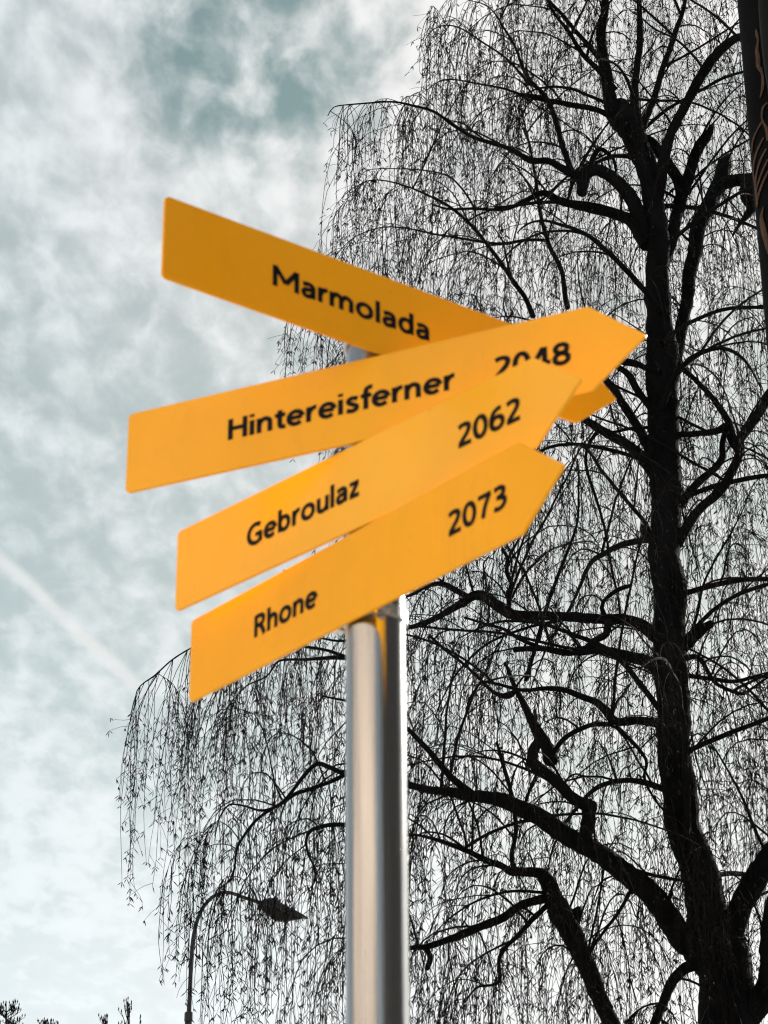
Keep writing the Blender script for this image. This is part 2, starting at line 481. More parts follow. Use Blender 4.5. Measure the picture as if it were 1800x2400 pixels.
CR = {5: (700, 0, .663), 6: (1000, 700, .4822), 7: (900, 1500, .5425), 8: (0, 1500, .5425)}
TRUNK = [(1680, 3300, 200), (1692, 2900, 170), (1698, 2600, 150), (1702, 2400, 130), (1700, 2260, 128), (1668, 2180, 108), (1645, 2097, 92), (1619, 1988, 84), (1598, 1907, 80), (1577, 1717, 79),
         (1572, 1600, 82), (1568, 1471, 76), (1565, 1327, 76), (1562, 1182, 72), (1559, 1086, 77), (1551, 941, 72),
         (1551, 845, 78), (1545, 729, 58), (1538, 597, 54), (1530, 464, 50), (1505, 365, 54), (1477, 300, 56), (1452, 245, 46)]
LIMBS = [  # crop, [(x, y, width in crop pixels)]
    (7, [(1480, 1330, 110), (1530, 1170, 110), (1585, 1070, 108), (1650, 960, 100), (1700, 870, 90), (1780, 740, 80), (1850, 600, 60), (1880, 420, 30)]),
    (7, [(1560, 1640, 120), (1660, 1500, 120), (1680, 1300, 115), (1700, 1150, 100), (1760, 1000, 90), (1800, 850, 60), (1830, 700, 30)]),
    (5, [(1165, 470, 64), (1110, 390, 56), (1080, 250, 42), (1070, 120, 35), (1075, 0, 28), (1080, -150, 20), (1090, -300, 8)]),
    (5, [(1190, 430, 42), (1190, 300, 28), (1195, 150, 24), (1205, 0, 18), (1215, -200, 8)]),
    (5, [(1210, 460, 34), (1240, 370, 26), (1290, 250, 22), (1330, 110, 20), (1360, 0, 14), (1380, -150, 7)]),
    (5, [(1265, 720, 40), (1290, 580, 42), (1310, 480, 36), (1345, 400, 34), (1390, 320, 36), (1430, 255, 38), (1480, 185, 36), (1530, 140, 30), (1575, 130, 22), (1620, 180, 14), (1660, 260, 7)]),
    (5, [(1280, 960, 40), (1315, 850, 44), (1345, 720, 44), (1345, 650, 44), (1310, 580, 40), (1260, 510, 38), (1215, 480, 30)]),
    (5, [(1340, 720, 40), (1375, 640, 42), (1400, 540, 40), (1430, 490, 40), (1455, 458, 32), (1470, 430, 7)]),
    (5, [(1330, 1290, 42), (1352, 1180, 46), (1365, 1080, 46), (1385, 950, 52), (1410, 840, 55), (1440, 740, 58), (1480, 650, 58), (1505, 585, 54), (1525, 555, 26)]),
    (5, [(1480, 655, 46), (1540, 640, 46), (1590, 630, 42), (1640, 625, 30), (1700, 640, 16)]),
    (5, [(1590, 630, 40), (1590, 690, 60), (1600, 735, 40), (1570, 790, 16), (1545, 840, 7)]),
    (5, [(1240, 840, 50), (1205, 750, 54), (1175, 690, 52), (1130, 645, 46), (1085, 618, 44), (1040, 605, 42), (1008, 625, 48), (1000, 685, 36)]),
    (5, [(1005, 630, 38), (940, 602, 28), (880, 572, 24), (820, 570, 24), (770, 545, 19), (700, 510, 16), (620, 480, 14), (560, 445, 13), (480, 405, 11), (400, 385, 9), (330, 370, 7), (250, 367, 6), (180, 370, 5), (130, 380, 4), (108, 412, 3)]),
    (5, [(1230, 870, 46), (1170, 780, 42), (1100, 755, 34), (1000, 735, 30), (920, 710, 30), (870, 685, 24), (800, 710, 18), (720, 735, 13), (620, 740, 10), (540, 745, 8), (480, 730, 5)]),
    (5, [(975, 640, 24), (930, 500, 20), (900, 420, 20), (860, 340, 16), (820, 280, 14), (780, 200, 10), (740, 120, 8), (700, 60, 6), (650, 20, 4), (600, 5, 3)]),
    (5, [(1130, 425, 26), (1050, 390, 20), (960, 370, 20), (860, 355, 16), (780, 330, 10), (700, 300, 8), (600, 285, 6), (500, 285, 5), (440, 320, 3)]),
    (5, [(1080, 230, 20), (1000, 130, 16), (940, 60, 14), (880, 0, 12), (820, -80, 8), (760, -120, 4)]),
    (5, [(1120, 320, 24), (1060, 250, 20), (1010, 200, 18), (960, 110, 14), (900, 40, 10), (840, -60, 6)]),
    (5, [(820, 300, 11), (750, 230, 8), (660, 150, 7), (590, 100, 6), (520, 85, 5), (470, 100, 4), (445, 140, 3)]),
    (5, [(830, 1120, 19), (790, 1030, 17), (730, 940, 15), (660, 870, 13), (590, 790, 12), (520, 730, 10), (450, 690, 8), (380, 655, 6), (300, 640, 5), (230, 655, 4), (190, 700, 3)]),
    (5, [(950, 1090, 18), (920, 950, 17), (890, 870, 16), (860, 760, 14), (840, 640, 12), (815, 500, 8), (790, 380, 5)]),
    (5, [(880, 850, 14), (800, 850, 12), (700, 858, 12), (600, 850, 9), (500, 830, 8), (400, 805, 6), (300, 805, 5), (200, 840, 4), (130, 895, 3)]),
    (5, [(1030, 610, 22), (1040, 560, 20), (1065, 525, 18), (1105, 560, 14), (1120, 610, 8)]),
    (6, [(1090, 350, 30), (1000, 315, 28), (930, 310, 25), (860, 320, 20), (760, 300, 14), (640, 330, 9)]),
    (6, [(1090, 530, 36), (1020, 450, 35), (970, 370, 34), (910, 330, 28), (820, 240, 22), (700, 160, 16), (560, 110, 11), (400, 90, 7), (220, 130, 4)]),
    (6, [(1110, 790, 56), (1040, 660, 48), (990, 560, 44), (930, 470, 40), (860, 390, 36), (760, 300, 28), (640, 220, 20), (480, 180, 14), (300, 190, 9), (120, 270, 5)]),
    (6, [(1110, 850, 66), (1000, 720, 50), (920, 670, 48), (840, 630, 44), (770, 590, 36), (680, 560, 30), (560, 560, 22), (420, 600, 16), (250, 640, 12), (60, 690, 8), (-120, 760, 5)]),
    (6, [(1085, 625, 18), (990, 640, 18), (920, 658, 15), (880, 650, 12)]),
    (6, [(835, 640, 22), (790, 710, 18), (775, 800, 16), (820, 950, 14), (860, 1100, 13), (890, 1250, 12), (920, 1420, 11), (940, 1550, 8)]),
    (6, [(1190, 660, 30), (1300, 660, 30), (1400, 645, 35), (1450, 615, 40)]),
    (6, [(1200, 310, 24), (1290, 370, 25), (1340, 430, 25), (1400, 520, 30), (1460, 600, 36), (1490, 680, 52), (1528, 745, 46)]),
    (6, [(1215, 1200, 54), (1290, 1080, 50), (1350, 1000, 45), (1420, 930, 48), (1470, 870, 48), (1520, 780, 45), (1520, 690, 45), (1570, 620, 50), (1620, 550, 50), (1660, 480, 50), (1720, 400, 40), (1780, 300, 26), (1830, 180, 12)]),
    (6, [(1225, 1020, 45), (1310, 900, 40), (1390, 820, 35), (1430, 770, 35), (1440, 700, 30), (1465, 630, 28)]),
    (6, [(1130, 1170, 56), (1068, 1132, 58), (1048, 1108, 40)]),
    (6, [(1170, 1680, 74), (1050, 1600, 60), (950, 1570, 54), (850, 1565, 50), (700, 1545, 48), (560, 1535, 48), (430, 1530, 54), (360, 1490, 54), (300, 1455, 54), (230, 1450, 48), (170, 1490, 40), (100, 1530, 34), (40, 1560, 30), (-60, 1590, 24), (-150, 1600, 19), (-280, 1640, 15), (-420, 1660, 12), (-560, 1640, 9)]),
    (6, [(210, 1455, 32), (160, 1430, 30), (80, 1390, 28), (0, 1400, 24), (-80, 1440, 18), (-200, 1460, 15), (-340, 1480, 12), (-500, 1540, 10), (-640, 1570, 8)]),
    (6, [(1170, 1830, 66), (1050, 1755, 58), (950, 1735, 52), (880, 1715, 40), (780, 1700, 38), (680, 1715, 25), (560, 1695, 22), (450, 1650, 20), (370, 1600, 16), (270, 1570, 14), (180, 1540, 12)]),
    (6, [(770, 1702, 28), (820, 1660, 34), (880, 1630, 36), (890, 1575, 40)]),
    (6, [(885, 1570, 26), (850, 1500, 22), (880, 1455, 22), (940, 1425, 25), (990, 1412, 22)]),
    (6, [(400, 1520, 28), (405, 1420, 25), (420, 1380, 22), (390, 1320, 22), (390, 1260, 18), (360, 1210, 14)]),
    (6, [(480, 1860, 22), (520, 1720, 20), (570, 1560, 20), (620, 1390, 18), (680, 1230, 15), (730, 1080, 12), (745, 900, 10), (740, 780, 8)]),
    (6, [(1250, 1720, 24), (1300, 1560, 16), (1350, 1400, 12), (1420, 1250, 10), (1500, 1100, 8), (1600, 900, 5)]),
    (6, [(1240, 1710, 50), (1320, 1630, 45), (1360, 1600, 45), (1395, 1585, 40)]),
    (7, [(1280, 90, 28), (1350, 70, 25), (1400, 130, 20), (1440, 190, 18), (1530, 240, 18), (1580, 220, 12), (1659, 160, 8)]),
    (7, [(1280, 150, 22), (1420, 165, 20), (1530, 180, 18), (1659, 165, 14), (1780, 200, 8)]),
    (7, [(1220, 365, 44), (1100, 350, 38), (1000, 355, 38), (960, 310, 40), (920, 275, 32), (850, 250, 28), (770, 220, 25), (680, 210, 20), (600, 212, 16), (500, 185, 14), (430, 180, 10), (380, 240, 8), (350, 330, 5)]),
    (7, [(990, 365, 22), (910, 370, 20), (850, 395, 22), (790, 430, 22), (738, 495, 22)]),
    (7, [(722, 525, 62), (705, 460, 56), (660, 380, 45), (630, 320, 35), (600, 250, 28), (575, 200, 22), (540, 130, 18), (520, 100, 10)]),
    (7, [(1450, 1470, 130), (1340, 1340, 112), (1270, 1260, 110), (1200, 1140, 108), (1130, 1060, 100), (1040, 1000, 94), (940, 920, 90), (860, 880, 85), (760, 830, 82), (680, 780, 78), (600, 740, 74), (520, 700, 68), (440, 680, 58), (370, 675, 48), (280, 655, 40), (190, 640, 34), (100, 615, 30), (0, 580, 26), (-90, 570, 23)]),
    (8, [(1560, 590, 24), (1490, 575, 23), (1440, 550, 22), (1380, 530, 20), (1320, 580, 18), (1270, 640, 16), (1220, 700, 16), (1160, 740, 14), (1100, 790, 13), (1050, 850, 12), (1025, 900, 11), (1020, 980, 9), (1000, 1040, 7), (950, 1080, 4)]),
    (8, [(1500, 576, 22), (1420, 620, 18), (1340, 650, 18), (1270, 670, 16), (1210, 710, 15), (1130, 740, 12), (1050, 715, 9), (990, 710, 8), (950, 760, 6), (920, 850, 4)]),
    (7, [(870, 890, 60), (880, 780, 60), (885, 722, 68), (860, 712, 52), (800, 670, 50), (740, 610, 50), (680, 565, 50), (640, 530, 50), (635, 480, 50), (655, 440, 44), (682, 436, 30)]),
    (7, [(400, 680, 36), (320, 610, 32), (250, 540, 28), (190, 480, 26), (130, 430, 22), (90, 390, 20), (0, 330, 16), (-120, 270, 12), (-260, 240, 8)]),
    (8, [(1540, 85, 24), (1480, 75, 22), (1400, 75, 18), (1330, 80, 14), (1250, 80, 11), (1200, 90, 10), (1150, 150, 8), (1060, 190, 7), (1000, 250, 4)]),
    (8, [(1490, 72, 18), (1420, 45, 14), (1320, 35, 12), (1250, 10, 10), (1130, -20, 9), (1000, 0, 8), (900, 15, 8), (820, 45, 7), (740, 95, 7), (660, 165, 7), (620, 188, 6), (590, 220, 5), (580, 290, 3)]),
    (7, [(1030, 1820, 80), (1000, 1690, 76), (930, 1550, 75), (890, 1440, 80), (840, 1340, 85), (800, 1250, 98), (760, 1180, 104), (730, 1110, 80), (700, 1040, 70), (670, 1002, 50), (620, 1000, 40), (560, 1000, 35), (510, 970, 30), (430, 940, 28), (350, 900, 24), (260, 870, 20), (180, 855, 14), (100, 850, 10), (0, 850, 8), (-90, 830, 7)]),
    (7, [(790, 1210, 70), (825, 1185, 55), (842, 1160, 30)]),
    (8, [(1560, 800, 21), (1490, 800, 20), (1420, 805, 18), (1350, 820, 18), (1330, 860, 14), (1340, 920, 12), (1365, 980, 10), (1360, 1050, 7), (1300, 1100, 4)]),
    (7, [(740, 1110, 44), (660, 1120, 40), (580, 1140, 38), (500, 1195, 38), (420, 1230, 36), (330, 1270, 36), (250, 1300, 30), (180, 1330, 26), (110, 1340, 22), (0, 1380, 14), (-100, 1440, 8)]),
    (7, [(180, 1330, 22), (200, 1370, 26), (185, 1420, 22)]),
    (7, [(710, 1140, 26), (640, 1210, 24), (590, 1270, 22), (530, 1330, 20), (500, 1380, 18), (490, 1480, 14), (400, 1510, 10), (350, 1570, 7)]),
    (7, [(1370, 1390, 62), (1290, 1430, 50), (1240, 1500, 45), (1200, 1580, 42), (1170, 1660, 40), (1130, 1780, 30), (1080, 1900, 18)]),
    (7, [(1300, 1040, 14), (1180, 1020, 15), (1120, 1010, 18), (1070, 990, 14)]),
    (7, [(1080, 1060, 19), (1030, 1150, 16), (960, 1230, 14), (890, 1350, 12), (860, 1450, 7)]),
    (7, [(1640, 900, 15), (1590, 780, 12), (1530, 640, 10), (1440, 480, 8), (1380, 400, 5)]),
    (7, [(1000, 370, 19), (1060, 430, 18), (1110, 480, 16), (1140, 530, 14), (1130, 600, 12), (1170, 690, 10), (1210, 740, 7)]),
    (7, [(560, 990, 22), (550, 930, 20), (565, 850, 18), (560, 760, 20), (545, 660, 18), (520, 560, 18), (490, 450, 12)]),
    (7, [(600, 740, 18), (640, 600, 12), (655, 560, 10), (560, 500, 10), (450, 480, 7), (330, 500, 5)]),
    (7, [(560, 40, 26), (700, 40, 24), (850, 60, 22), (960, 40, 28), (1060, 60, 40), (1180, 110, 60)][::-1]),
    (7, [(575, 205, 22), (540, 245, 26), (480, 230, 18), (420, 170, 16), (340, 100, 14), (260, 40, 14), (200, -10, 14)]),
]

tree = empty('birch_tree')
tree_nodes = []                                        # placed centre lines: (src x, src y, depth)


def place(pts_src, yd0=None, k=None, seed=0):
    """(n,3) photo x, y, width -> world centre line and radii; the limb swings towards or away from the viewer"""
    S = catmull(pts_src, 9.0)
    x0, y0 = S[0, :2]
    if yd0 is None:
        A = np.array(tree_nodes)
        dd = np.hypot(A[:, 0] - x0, A[:, 1] - y0)
        j = int(dd.argmin())
        yd0 = A[j, 2] if dd[j] < 60 else TREE_Y + random.uniform(-1.2, 1.2)
    s = np.concatenate([[0], np.cumsum(np.hypot(*np.diff(S[:, :2], axis=0).T))])
    sm = s * TREE_Y / FPX * 1.1
    if k is None:
        k = random.uniform(-0.55, 0.55)
    ph = random.uniform(0, 6.28)
    yd = yd0 + k * sm + 0.10 * np.sin(sm * 1.7 + ph) * np.minimum(sm, 1.5) - 0.10 * math.sin(ph) * 0
    C, rad = [], []
    for (x, y, wd), q in zip(S, yd):
        P, t = world_at(x, y, q)
        C.append(P)
        rad.append(max(wd, 2.2) * 0.5 * t / FPX)
    C = np.array(C)
    jit = np.array([[mnoise.noise(Vector(c * 2.3 + seed)) for _ in (0,)] + [mnoise.noise(Vector(c * 2.3 + seed + 40))] + [mnoise.noise(Vector(c * 2.3 + seed + 80))] for c in C])
    fade = np.minimum(1, np.arange(len(C)) / 8.0)[:, None]
    C = C + jit * 0.035 * fade
    for (x, y, _), q in zip(S[::2], yd[::2]):
        tree_nodes.append((x, y, q))
    return C, np.array(rad)


lines = []                                             # every limb's (centre line, radii)
C, rad = place(TRUNK, TREE_Y, 0.0)
C = C[C[:, 2] > -0.1]
rad = rad[-len(C):]
base = np.array([[C[0, 0] + 0.02, C[0, 1], -0.15]])
zs = C[:, 2]
flare = 1 + 0.9 * np.exp(-np.maximum(zs, 0) / 0.5)
me = limb_mesh('trunk', np.vstack([base, C]), np.concatenate([[rad[0] * 2.0], rad * flare]), 16, 0.13, 1)
tree.location = (C[0, 0], C[0, 1], 0)
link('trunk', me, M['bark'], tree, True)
for i, (cr, pts) in enumerate(LIMBS):
    ox, oy, sc = CR[cr]
    P = np.array([(ox + x * sc, oy + y * sc, wd * sc) for x, y, wd in pts])
    C, rad = place(P, seed=i * 5.1)
    lines.append((C, rad))
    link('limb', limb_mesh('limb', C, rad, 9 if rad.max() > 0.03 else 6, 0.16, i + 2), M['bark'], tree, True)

# more limbs all round the trunk, so that the crown is as deep as it is wide
tr_line, tr_rad = place(TRUNK, TREE_Y, 0.0)


def arch(start, az, length, el, r0, droop=1.0):
    n = 26
    P = [np.array(start, float)]
    e = el
    a = az
    for k in range(n):
        s = length / n
        P.append(P[-1] + s * np.array([math.sin(a) * math.cos(e), math.cos(a) * math.cos(e), math.sin(e)]))
        e -= droop * (0.035 + 0.055 * (k / n)) + random.uniform(-0.05, 0.05)
        a += random.uniform(-0.12, 0.12)
        e = max(e, -1.2)
    P = np.array(P)
    return P, r0 * (1 - np.linspace(0, 1, n + 1)) ** 0.8 + 0.004


zmin, zmax = 7.0, tr_line[:, 2].max()
for k in range(26):
    zt = zmin + (zmax - zmin) * ((k + 0.5) / 26) ** 0.95
    j = int(np.abs(tr_line[:, 2] - zt).argmin())
    az = (k * 2.399 + 0.7) % (2 * math.pi)
    ln = random.uniform(2.6, 4.2) * (1.0 - 0.35 * (zt - zmin) / (zmax - zmin))
    if 2.2 < az < 5.6:
        ln *= 0.7
    P, rr = arch(tr_line[j], az, ln, random.uniform(0.35, 0.85), random.uniform(0.014, 0.026), random.uniform(0.8, 1.3))
    lines.append((P, rr))
    link('limb', limb_mesh('limb', P, rr, 6, 0.15, k + 90), M['bark'], tree, True)


# crown outline seen from the square: nothing hangs left of this
BX = np.array([(-400, 1000), (0, 985), (110, 980), (215, 972), (236, 800), (250, 762), (600, 740), (640, 690), (760, 660), (900, 665), (1030, 640),
               (1150, 520), (1240, 400), (1330, 365), (1450, 385), (1560, 400), (1590, 290), (1750, 262), (2060, 240), (2130, 262), (2220, 345), (2400, 425), (3000, 600)], float)


def src_xy(P):
    q = P - EYE
    dpt = q @ FW
    return 900 + FPX * (q @ RT) / dpt, 1200 - FPX * (q @ UP) / dpt


def inside(P):
    """P (N,K,3): keep strands that stay within the crown"""
    x, y = src_xy(P.reshape(-1, 3))
    b = np.interp(y, BX[:, 0], BX[:, 1])
    return (x > b).reshape(P.shape[:2]).all(axis=1)


def grow(S, D, L, K, grav, jit):
    """N curved shoots: start S, start direction D, length L -> (N,K,3)"""
    N = len(S)
    P = np.empty((N, K, 3))
    P[:, 0] = S
    dr = D / (np.linalg.norm(D, axis=1, keepdims=True) + 1e-9)
    down = np.array([0, 0, -1.0])
    g = np.linspace(grav[0], grav[1], K)
    for k in range(1, K):
        dr = dr * (1 - g[k]) + down * g[k] + RNG.normal(0, jit, (N, 3))
        dr /= np.linalg.norm(dr, axis=1, keepdims=True) + 1e-9
        P[:, k] = P[:, k - 1] + dr * (L / (K - 1))[:, None]
    return P


def interp_on(P, idx, t):
    K = P.shape[1]
    f = t * (K - 1)
    i0 = np.clip(f.astype(int), 0, K - 2)
    fr = (f - i0)[:, None]
    a, b = P[idx, i0], P[idx, i0 + 1]
    return a * (1 - fr) + b * fr, (b - a) / (np.linalg.norm(b - a, axis=1, keepdims=True) + 1e-9)


def unit(n):
    v = RNG.normal(0, 1, (n, 3))
    return v / np.linalg.norm(v, axis=1, keepdims=True)


def thin_out(P, cap, cell=60.0):
    """keep the crown's twigs from crowding: at most about cap points in any patch of the crown"""
    x, y = src_xy(P.reshape(-1, 3))
    gx = np.clip(((x + 600) / cell).astype(int), 0, 79).reshape(P.shape[:2])
    gy = np.clip(((y + 900) / cell).astype(int), 0, 89).reshape(P.shape[:2])
    cx, cy = np.meshgrid(np.arange(80) * cell - 570, np.arange(90) * cell - 870, indexing='ij')
    lim = np.full((80, 90), cap)
    lim += cap * 0.9 * np.exp(-(((cx - 1180) / 190) ** 2 + ((cy - 230) / 230) ** 2))       # the crown is thickest up here
    lim -= cap * 0.50 * np.exp(-(((cx - 540) / 260) ** 2 + ((cy - 2150) / 330) ** 2))
    lim -= cap * 0.35 * np.exp(-(((cx - 1430) / 150) ** 2 + ((cy - 1800) / 300) ** 2))
    lim -= cap * 0.30 * np.exp(-(((cx - 1150) / 260) ** 2 + ((cy - 2150) / 420) ** 2))
    lim *= 0.7 + 0.6 * RNG.random((80, 90))
    cnt = np.zeros((80, 90))
    keep = np.zeros(len(P), bool)
    for i in RNG.permutation(len(P)):
        a, b_ = gx[i], gy[i]
        if (cnt[a, b_] / lim[a, b_]).mean() < 1.0:
            keep[i] = True
            np.add.at(cnt, (a, b_), 1)
    return keep


# long thin shoots crossing the crown
thick = [(C, rad) for C, rad in lines if rad.max() > 0.02 and len(C) > 12]
shoots = []
for k in range(70):
    C, rad = thick[int(RNG.integers(len(thick)))]
    j = int(RNG.uniform(0.15, 0.95) * (len(C) - 1))
    P, rr = arch(C[j], RNG.uniform(0, 6.28), RNG.uniform(0.9, 2.4), RNG.uniform(0.1, 1.35), min(0.010, rad[j] * 0.6), RNG.uniform(0.2, 0.9))
    if inside(P[None])[0]:
        shoots.append((P, rr * 0.9))
sP = np.array([q[0] for q in shoots])
sR = np.array([q[1] for q in shoots])
lines += shoots

# second-order branches off the limbs
S_, D_, L_, R_ = [], [], [], []
for C, rad in lines:
    seg = np.linalg.norm(np.diff(C, axis=0), axis=1)
    s = np.concatenate([[0], np.cumsum(seg)])
    n = int(s[-1] / 0.19)
    for k in range(n):
        q = RNG.uniform(0.06, 1) ** 0.8 * s[-1]
        j = min(len(C) - 2, int(np.searchsorted(s, q)))
        rr = rad[j]
        T = C[j + 1] - C[j]
        T = T / (np.linalg.norm(T) + 1e-9)
        side = unit(1)[0]
        side[2] = abs(side[2]) * 0.7
        S_.append(C[j])
        D_.append(T * 0.7 + side * 1.0 + np.array([0, 0, 0.25]))
        L_.append(RNG.uniform(0.25, 1.0) * (0.8 if rr < 0.008 else 1.1))
        R_.append(min(max(rr * 0.5, 0.0032), 0.0095))
S_, D_, L_, R_ = map(np.array, (S_, D_, L_, R_))
B = grow(S_, D_, L_, 9, (0.03, 0.34), 0.08)
ok = inside(B)
B, R_ = B[ok], R_[ok]
ok = thin_out(B, 9.0)
B, R_ = B[ok], R_[ok]
RB = R_[:, None] * np.linspace(1, 0.45, 9)[None]
bv, bf = tubes(B, RB, 4)
shv, shf = tubes(sP, sR, 5)

# strands hanging from those branches and from the thin ends of the limbs
NB = len(B)
per = 14
idx = np.repeat(np.arange(NB), per)
t = RNG.uniform(0.2, 1.0, len(idx))
S1, T1 = interp_on(B, idx, t)
thin = [(C[rad < 0.016], ) for C, rad in lines if (rad < 0.016).sum() > 3]
thin = [c[0] for c in thin]
ex = []
for c in thin:
    ln = np.linalg.norm(np.diff(c, axis=0), axis=1).sum()
    m = int(ln * 40)
    ex.append(c[RNG.integers(0, len(c), m)])
S2 = np.vstack(ex)
S0 = np.vstack([S1, S2])
T0 = np.vstack([T1, unit(len(S2)) * np.array([1, 1, 0.2])])
D0 = T0 * 0.55 + unit(len(S0)) * 0.40 + np.array([0, 0, -0.35])
L0 = np.clip(RNG.lognormal(-0.35, 0.5, len(S0)), 0.15, 2.0)
KS = 10
sx0, sy0 = src_xy(S0)
outer = (sx0 < 470) & (sy0 > 1480)                     # the long curtain on the crown's outer side
outer &= np.arange(len(S0)) >= len(S1)
L0[outer] = RNG.uniform(0.7, 1.75, outer.sum())
D0[outer] = D0[outer] * 0.45 + np.array([-0.22, 0, -0.6])
ST = grow(S0, D0, L0, KS, (0.25, 0.48), 0.060)
ok = inside(ST)
ST, L0 = ST[ok], L0[ok]
far = ((src_xy(ST[:, 0])[0] < 470) & (L0 > 0.7)) & (RNG.random(len(ST)) < 0.3)
ok = thin_out(ST, 50.0) | far
ST, L0 = ST[ok], L0[ok]
print('branches', NB, 'strands', len(ST))
RS = 0.0025 * np.linspace(1.15, 0.6, KS)[None] * RNG.uniform(0.8, 1.25, (len(ST), 1))
sv, sf = tubes(ST, RS, 3)

# side twiglets on the strands
ntw = np.maximum(1, RNG.poisson(L0 * 4.8))
ti = np.repeat(np.arange(len(ST)), ntw)
tt = RNG.uniform(0.15, 1.0, len(ti))
S3, T3 = interp_on(ST, ti, tt)
D3 = T3 * 0.8 + unit(len(S3)) * 0.75
TW = grow(S3, D3, RNG.uniform(0.05, 0.22, len(S3)), 4, (0.0, 0.2), 0.12)
tv, tf = tubes(TW, 0.0017 * np.linspace(1.1, 0.7, 4)[None] * np.ones((len(TW), 1)), 3)


def merge(parts):
    V, F, o = [], [], 0
    for v, f in parts:
        V.append(v)
        F.append(f + o)
        o += len(v)
    return np.vstack(V), np.vstack(F)


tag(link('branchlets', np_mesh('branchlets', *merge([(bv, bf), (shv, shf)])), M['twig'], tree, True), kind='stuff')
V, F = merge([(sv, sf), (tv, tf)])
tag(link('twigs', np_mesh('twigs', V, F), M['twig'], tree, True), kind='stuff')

# catkins: two or three thin drooping prongs at each twiglet tip, more along the strands
tipP = TW[:, -1]
keep = RNG.random(len(tipP)) < 0.8
tipP = tipP[keep]
ai = RNG.integers(0, len(ST), int(len(ST) * 1.5))
aP, _ = interp_on(ST, ai, RNG.uniform(0.3, 1.0, len(ai)))
tipP = np.vstack([tipP, aP, ST[:, -1]])
n3 = RNG.integers(2, 4, len(tipP))
ci = np.repeat(np.arange(len(tipP)), n3)
cp = tipP[ci]
cdv = unit(len(cp)) * np.array([1, 1, 0.5]) * 0.8 + np.array([0, 0, -0.75])
cdv /= np.linalg.norm(cdv, axis=1, keepdims=True)
cl = RNG.uniform(0.028, 0.060, len(cp))[:, None]
P3 = np.stack([cp, cp + cdv * cl * 0.55, cp + cdv * cl], axis=1)
r3 = np.array([0.0009, 0.0038, 0.0008])[None] * np.ones((len(cp), 1))
cv, cf = tubes(P3, r3, 3)
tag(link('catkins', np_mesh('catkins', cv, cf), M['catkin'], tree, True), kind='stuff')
print('faces', len(bf), len(F), len(cf))
tag(tree, 'tall bare weeping birch with a dark trunk and long hanging twigs', 'tree')

# ------------------------------------------------------------------ street lamp behind the birch
LY = 30.0


def lamp_pt(x, y):
    return world_at(420 + x * .1929, 2050 + y * .1929, LY)[0]


lamp = empty('street_lamp')
arm_px = [(118, 1690), (128, 1500), (138, 1250), (150, 1000), (167, 800), (195, 650), (240, 500), (310, 370), (400, 275), (500, 226), (590, 216), (680, 238), (780, 275), (900, 315), (1010, 352)]
arm = catmull(np.array([lamp_pt(*q) for q in arm_px]), 0.05)
pole_x = arm[0, 0]
lamp.location = (pole_x, LY, 0)
pole = np.array([[pole_x, LY, z] for z in np.linspace(0, arm[0, 2] - 0.0, 12)])
link('pole', limb_mesh('pole', pole, np.linspace(0.075, 0.047, 12), 16, 0.0), M['lamp'], lamp, True)
cz = arm[0, 2]
collar = np.array([[pole_x, LY, cz - 0.10], [pole_x, LY, cz - 0.09], [pole_x, LY, cz + 0.01], [pole_x, LY, cz + 0.03]])
link('collar', limb_mesh('collar', collar, np.array([0.048, 0.056, 0.054, 0.03]), 16, 0.0), M['lamp'], lamp)
link('arm', limb_mesh('arm', arm, np.linspace(0.030, 0.021, len(arm)), 12, 0.0), M['lamp'], lamp, True)
link('door_plate', bm_mesh('door_plate', (lambda b: (box_bm(b, (pole_x, LY - 0.078, 1.0), (0.06, 0.01, 0.3)), b)[1])(bmesh.new())), M['lamp'], lamp)
# head: lofted housing along its axis, flat underside, bowl below
h0, h1 = lamp_pt(975, 360), lamp_pt(1570, 533)
ax = h1 - h0
HL = np.linalg.norm(ax)
ax /= HL
hup = np.array([-ax[2], 0, ax[0]])
sid = np.array([0, 1.0, 0])


def loft(sections, name, m, parent, n=20):
    """sections: (position along axis, top height, bottom depth, half width)"""
    V = []
    for s, tp, bt, hw in sections:
        for j in range(n):
            a = 2 * math.pi * j / n
            c, si = math.cos(a), math.sin(a)
            yv = math.copysign(abs(c) ** 0.75, c) * hw
            zv = (tp if si > 0 else bt) * math.copysign(abs(si) ** 0.8, si)
            V.append(h0 + ax * s * HL + sid * yv + hup * zv)
    V = np.array(V)
    K = len(sections)
    ix = np.arange(K * n).reshape(K, n)
    F = [tuple(int(q) for q in (ix[i, j], ix[i, (j + 1) % n], ix[i + 1, (j + 1) % n], ix[i + 1, j])) for i in range(K - 1) for j in range(n)]
    F += [tuple(int(q) for q in ix[0][::-1]), tuple(int(q) for q in ix[-1])]
    me = bpy.data.meshes.new(name)
    me.from_pydata(V.tolist(), [], F)
    me.update()
    return link(name, me, m, parent, True)


head = loft([(0, .015, .015, .03), (.02, .04, .03, .05), (.06, .075, .04, .08), (.15, .108, .045, .105), (.27, .132, .05, .12), (.31, .130, .05, .125), (.38, .092, .05, .125),
             (.50, .072, .05, .12), (.70, .050, .04, .10), (.90, .022, .02, .06), (1.0, .005, .005, .012)], 'lamp_head', M['lamp'], lamp)
loft([(.05, -.03, .05, .05), (.14, -.03, .085, .085), (.30, -.03, .124, .10), (.45, -.03, .146, .10), (.58, -.03, .120, .09), (.72, -.025, .078, .065), (.86, -.016, .034, .03)], 'lamp_bowl', M['lens'], lamp)
tag(lamp, 'dark curved street lamp with a single downward head behind the hanging twigs', 'street lamp')


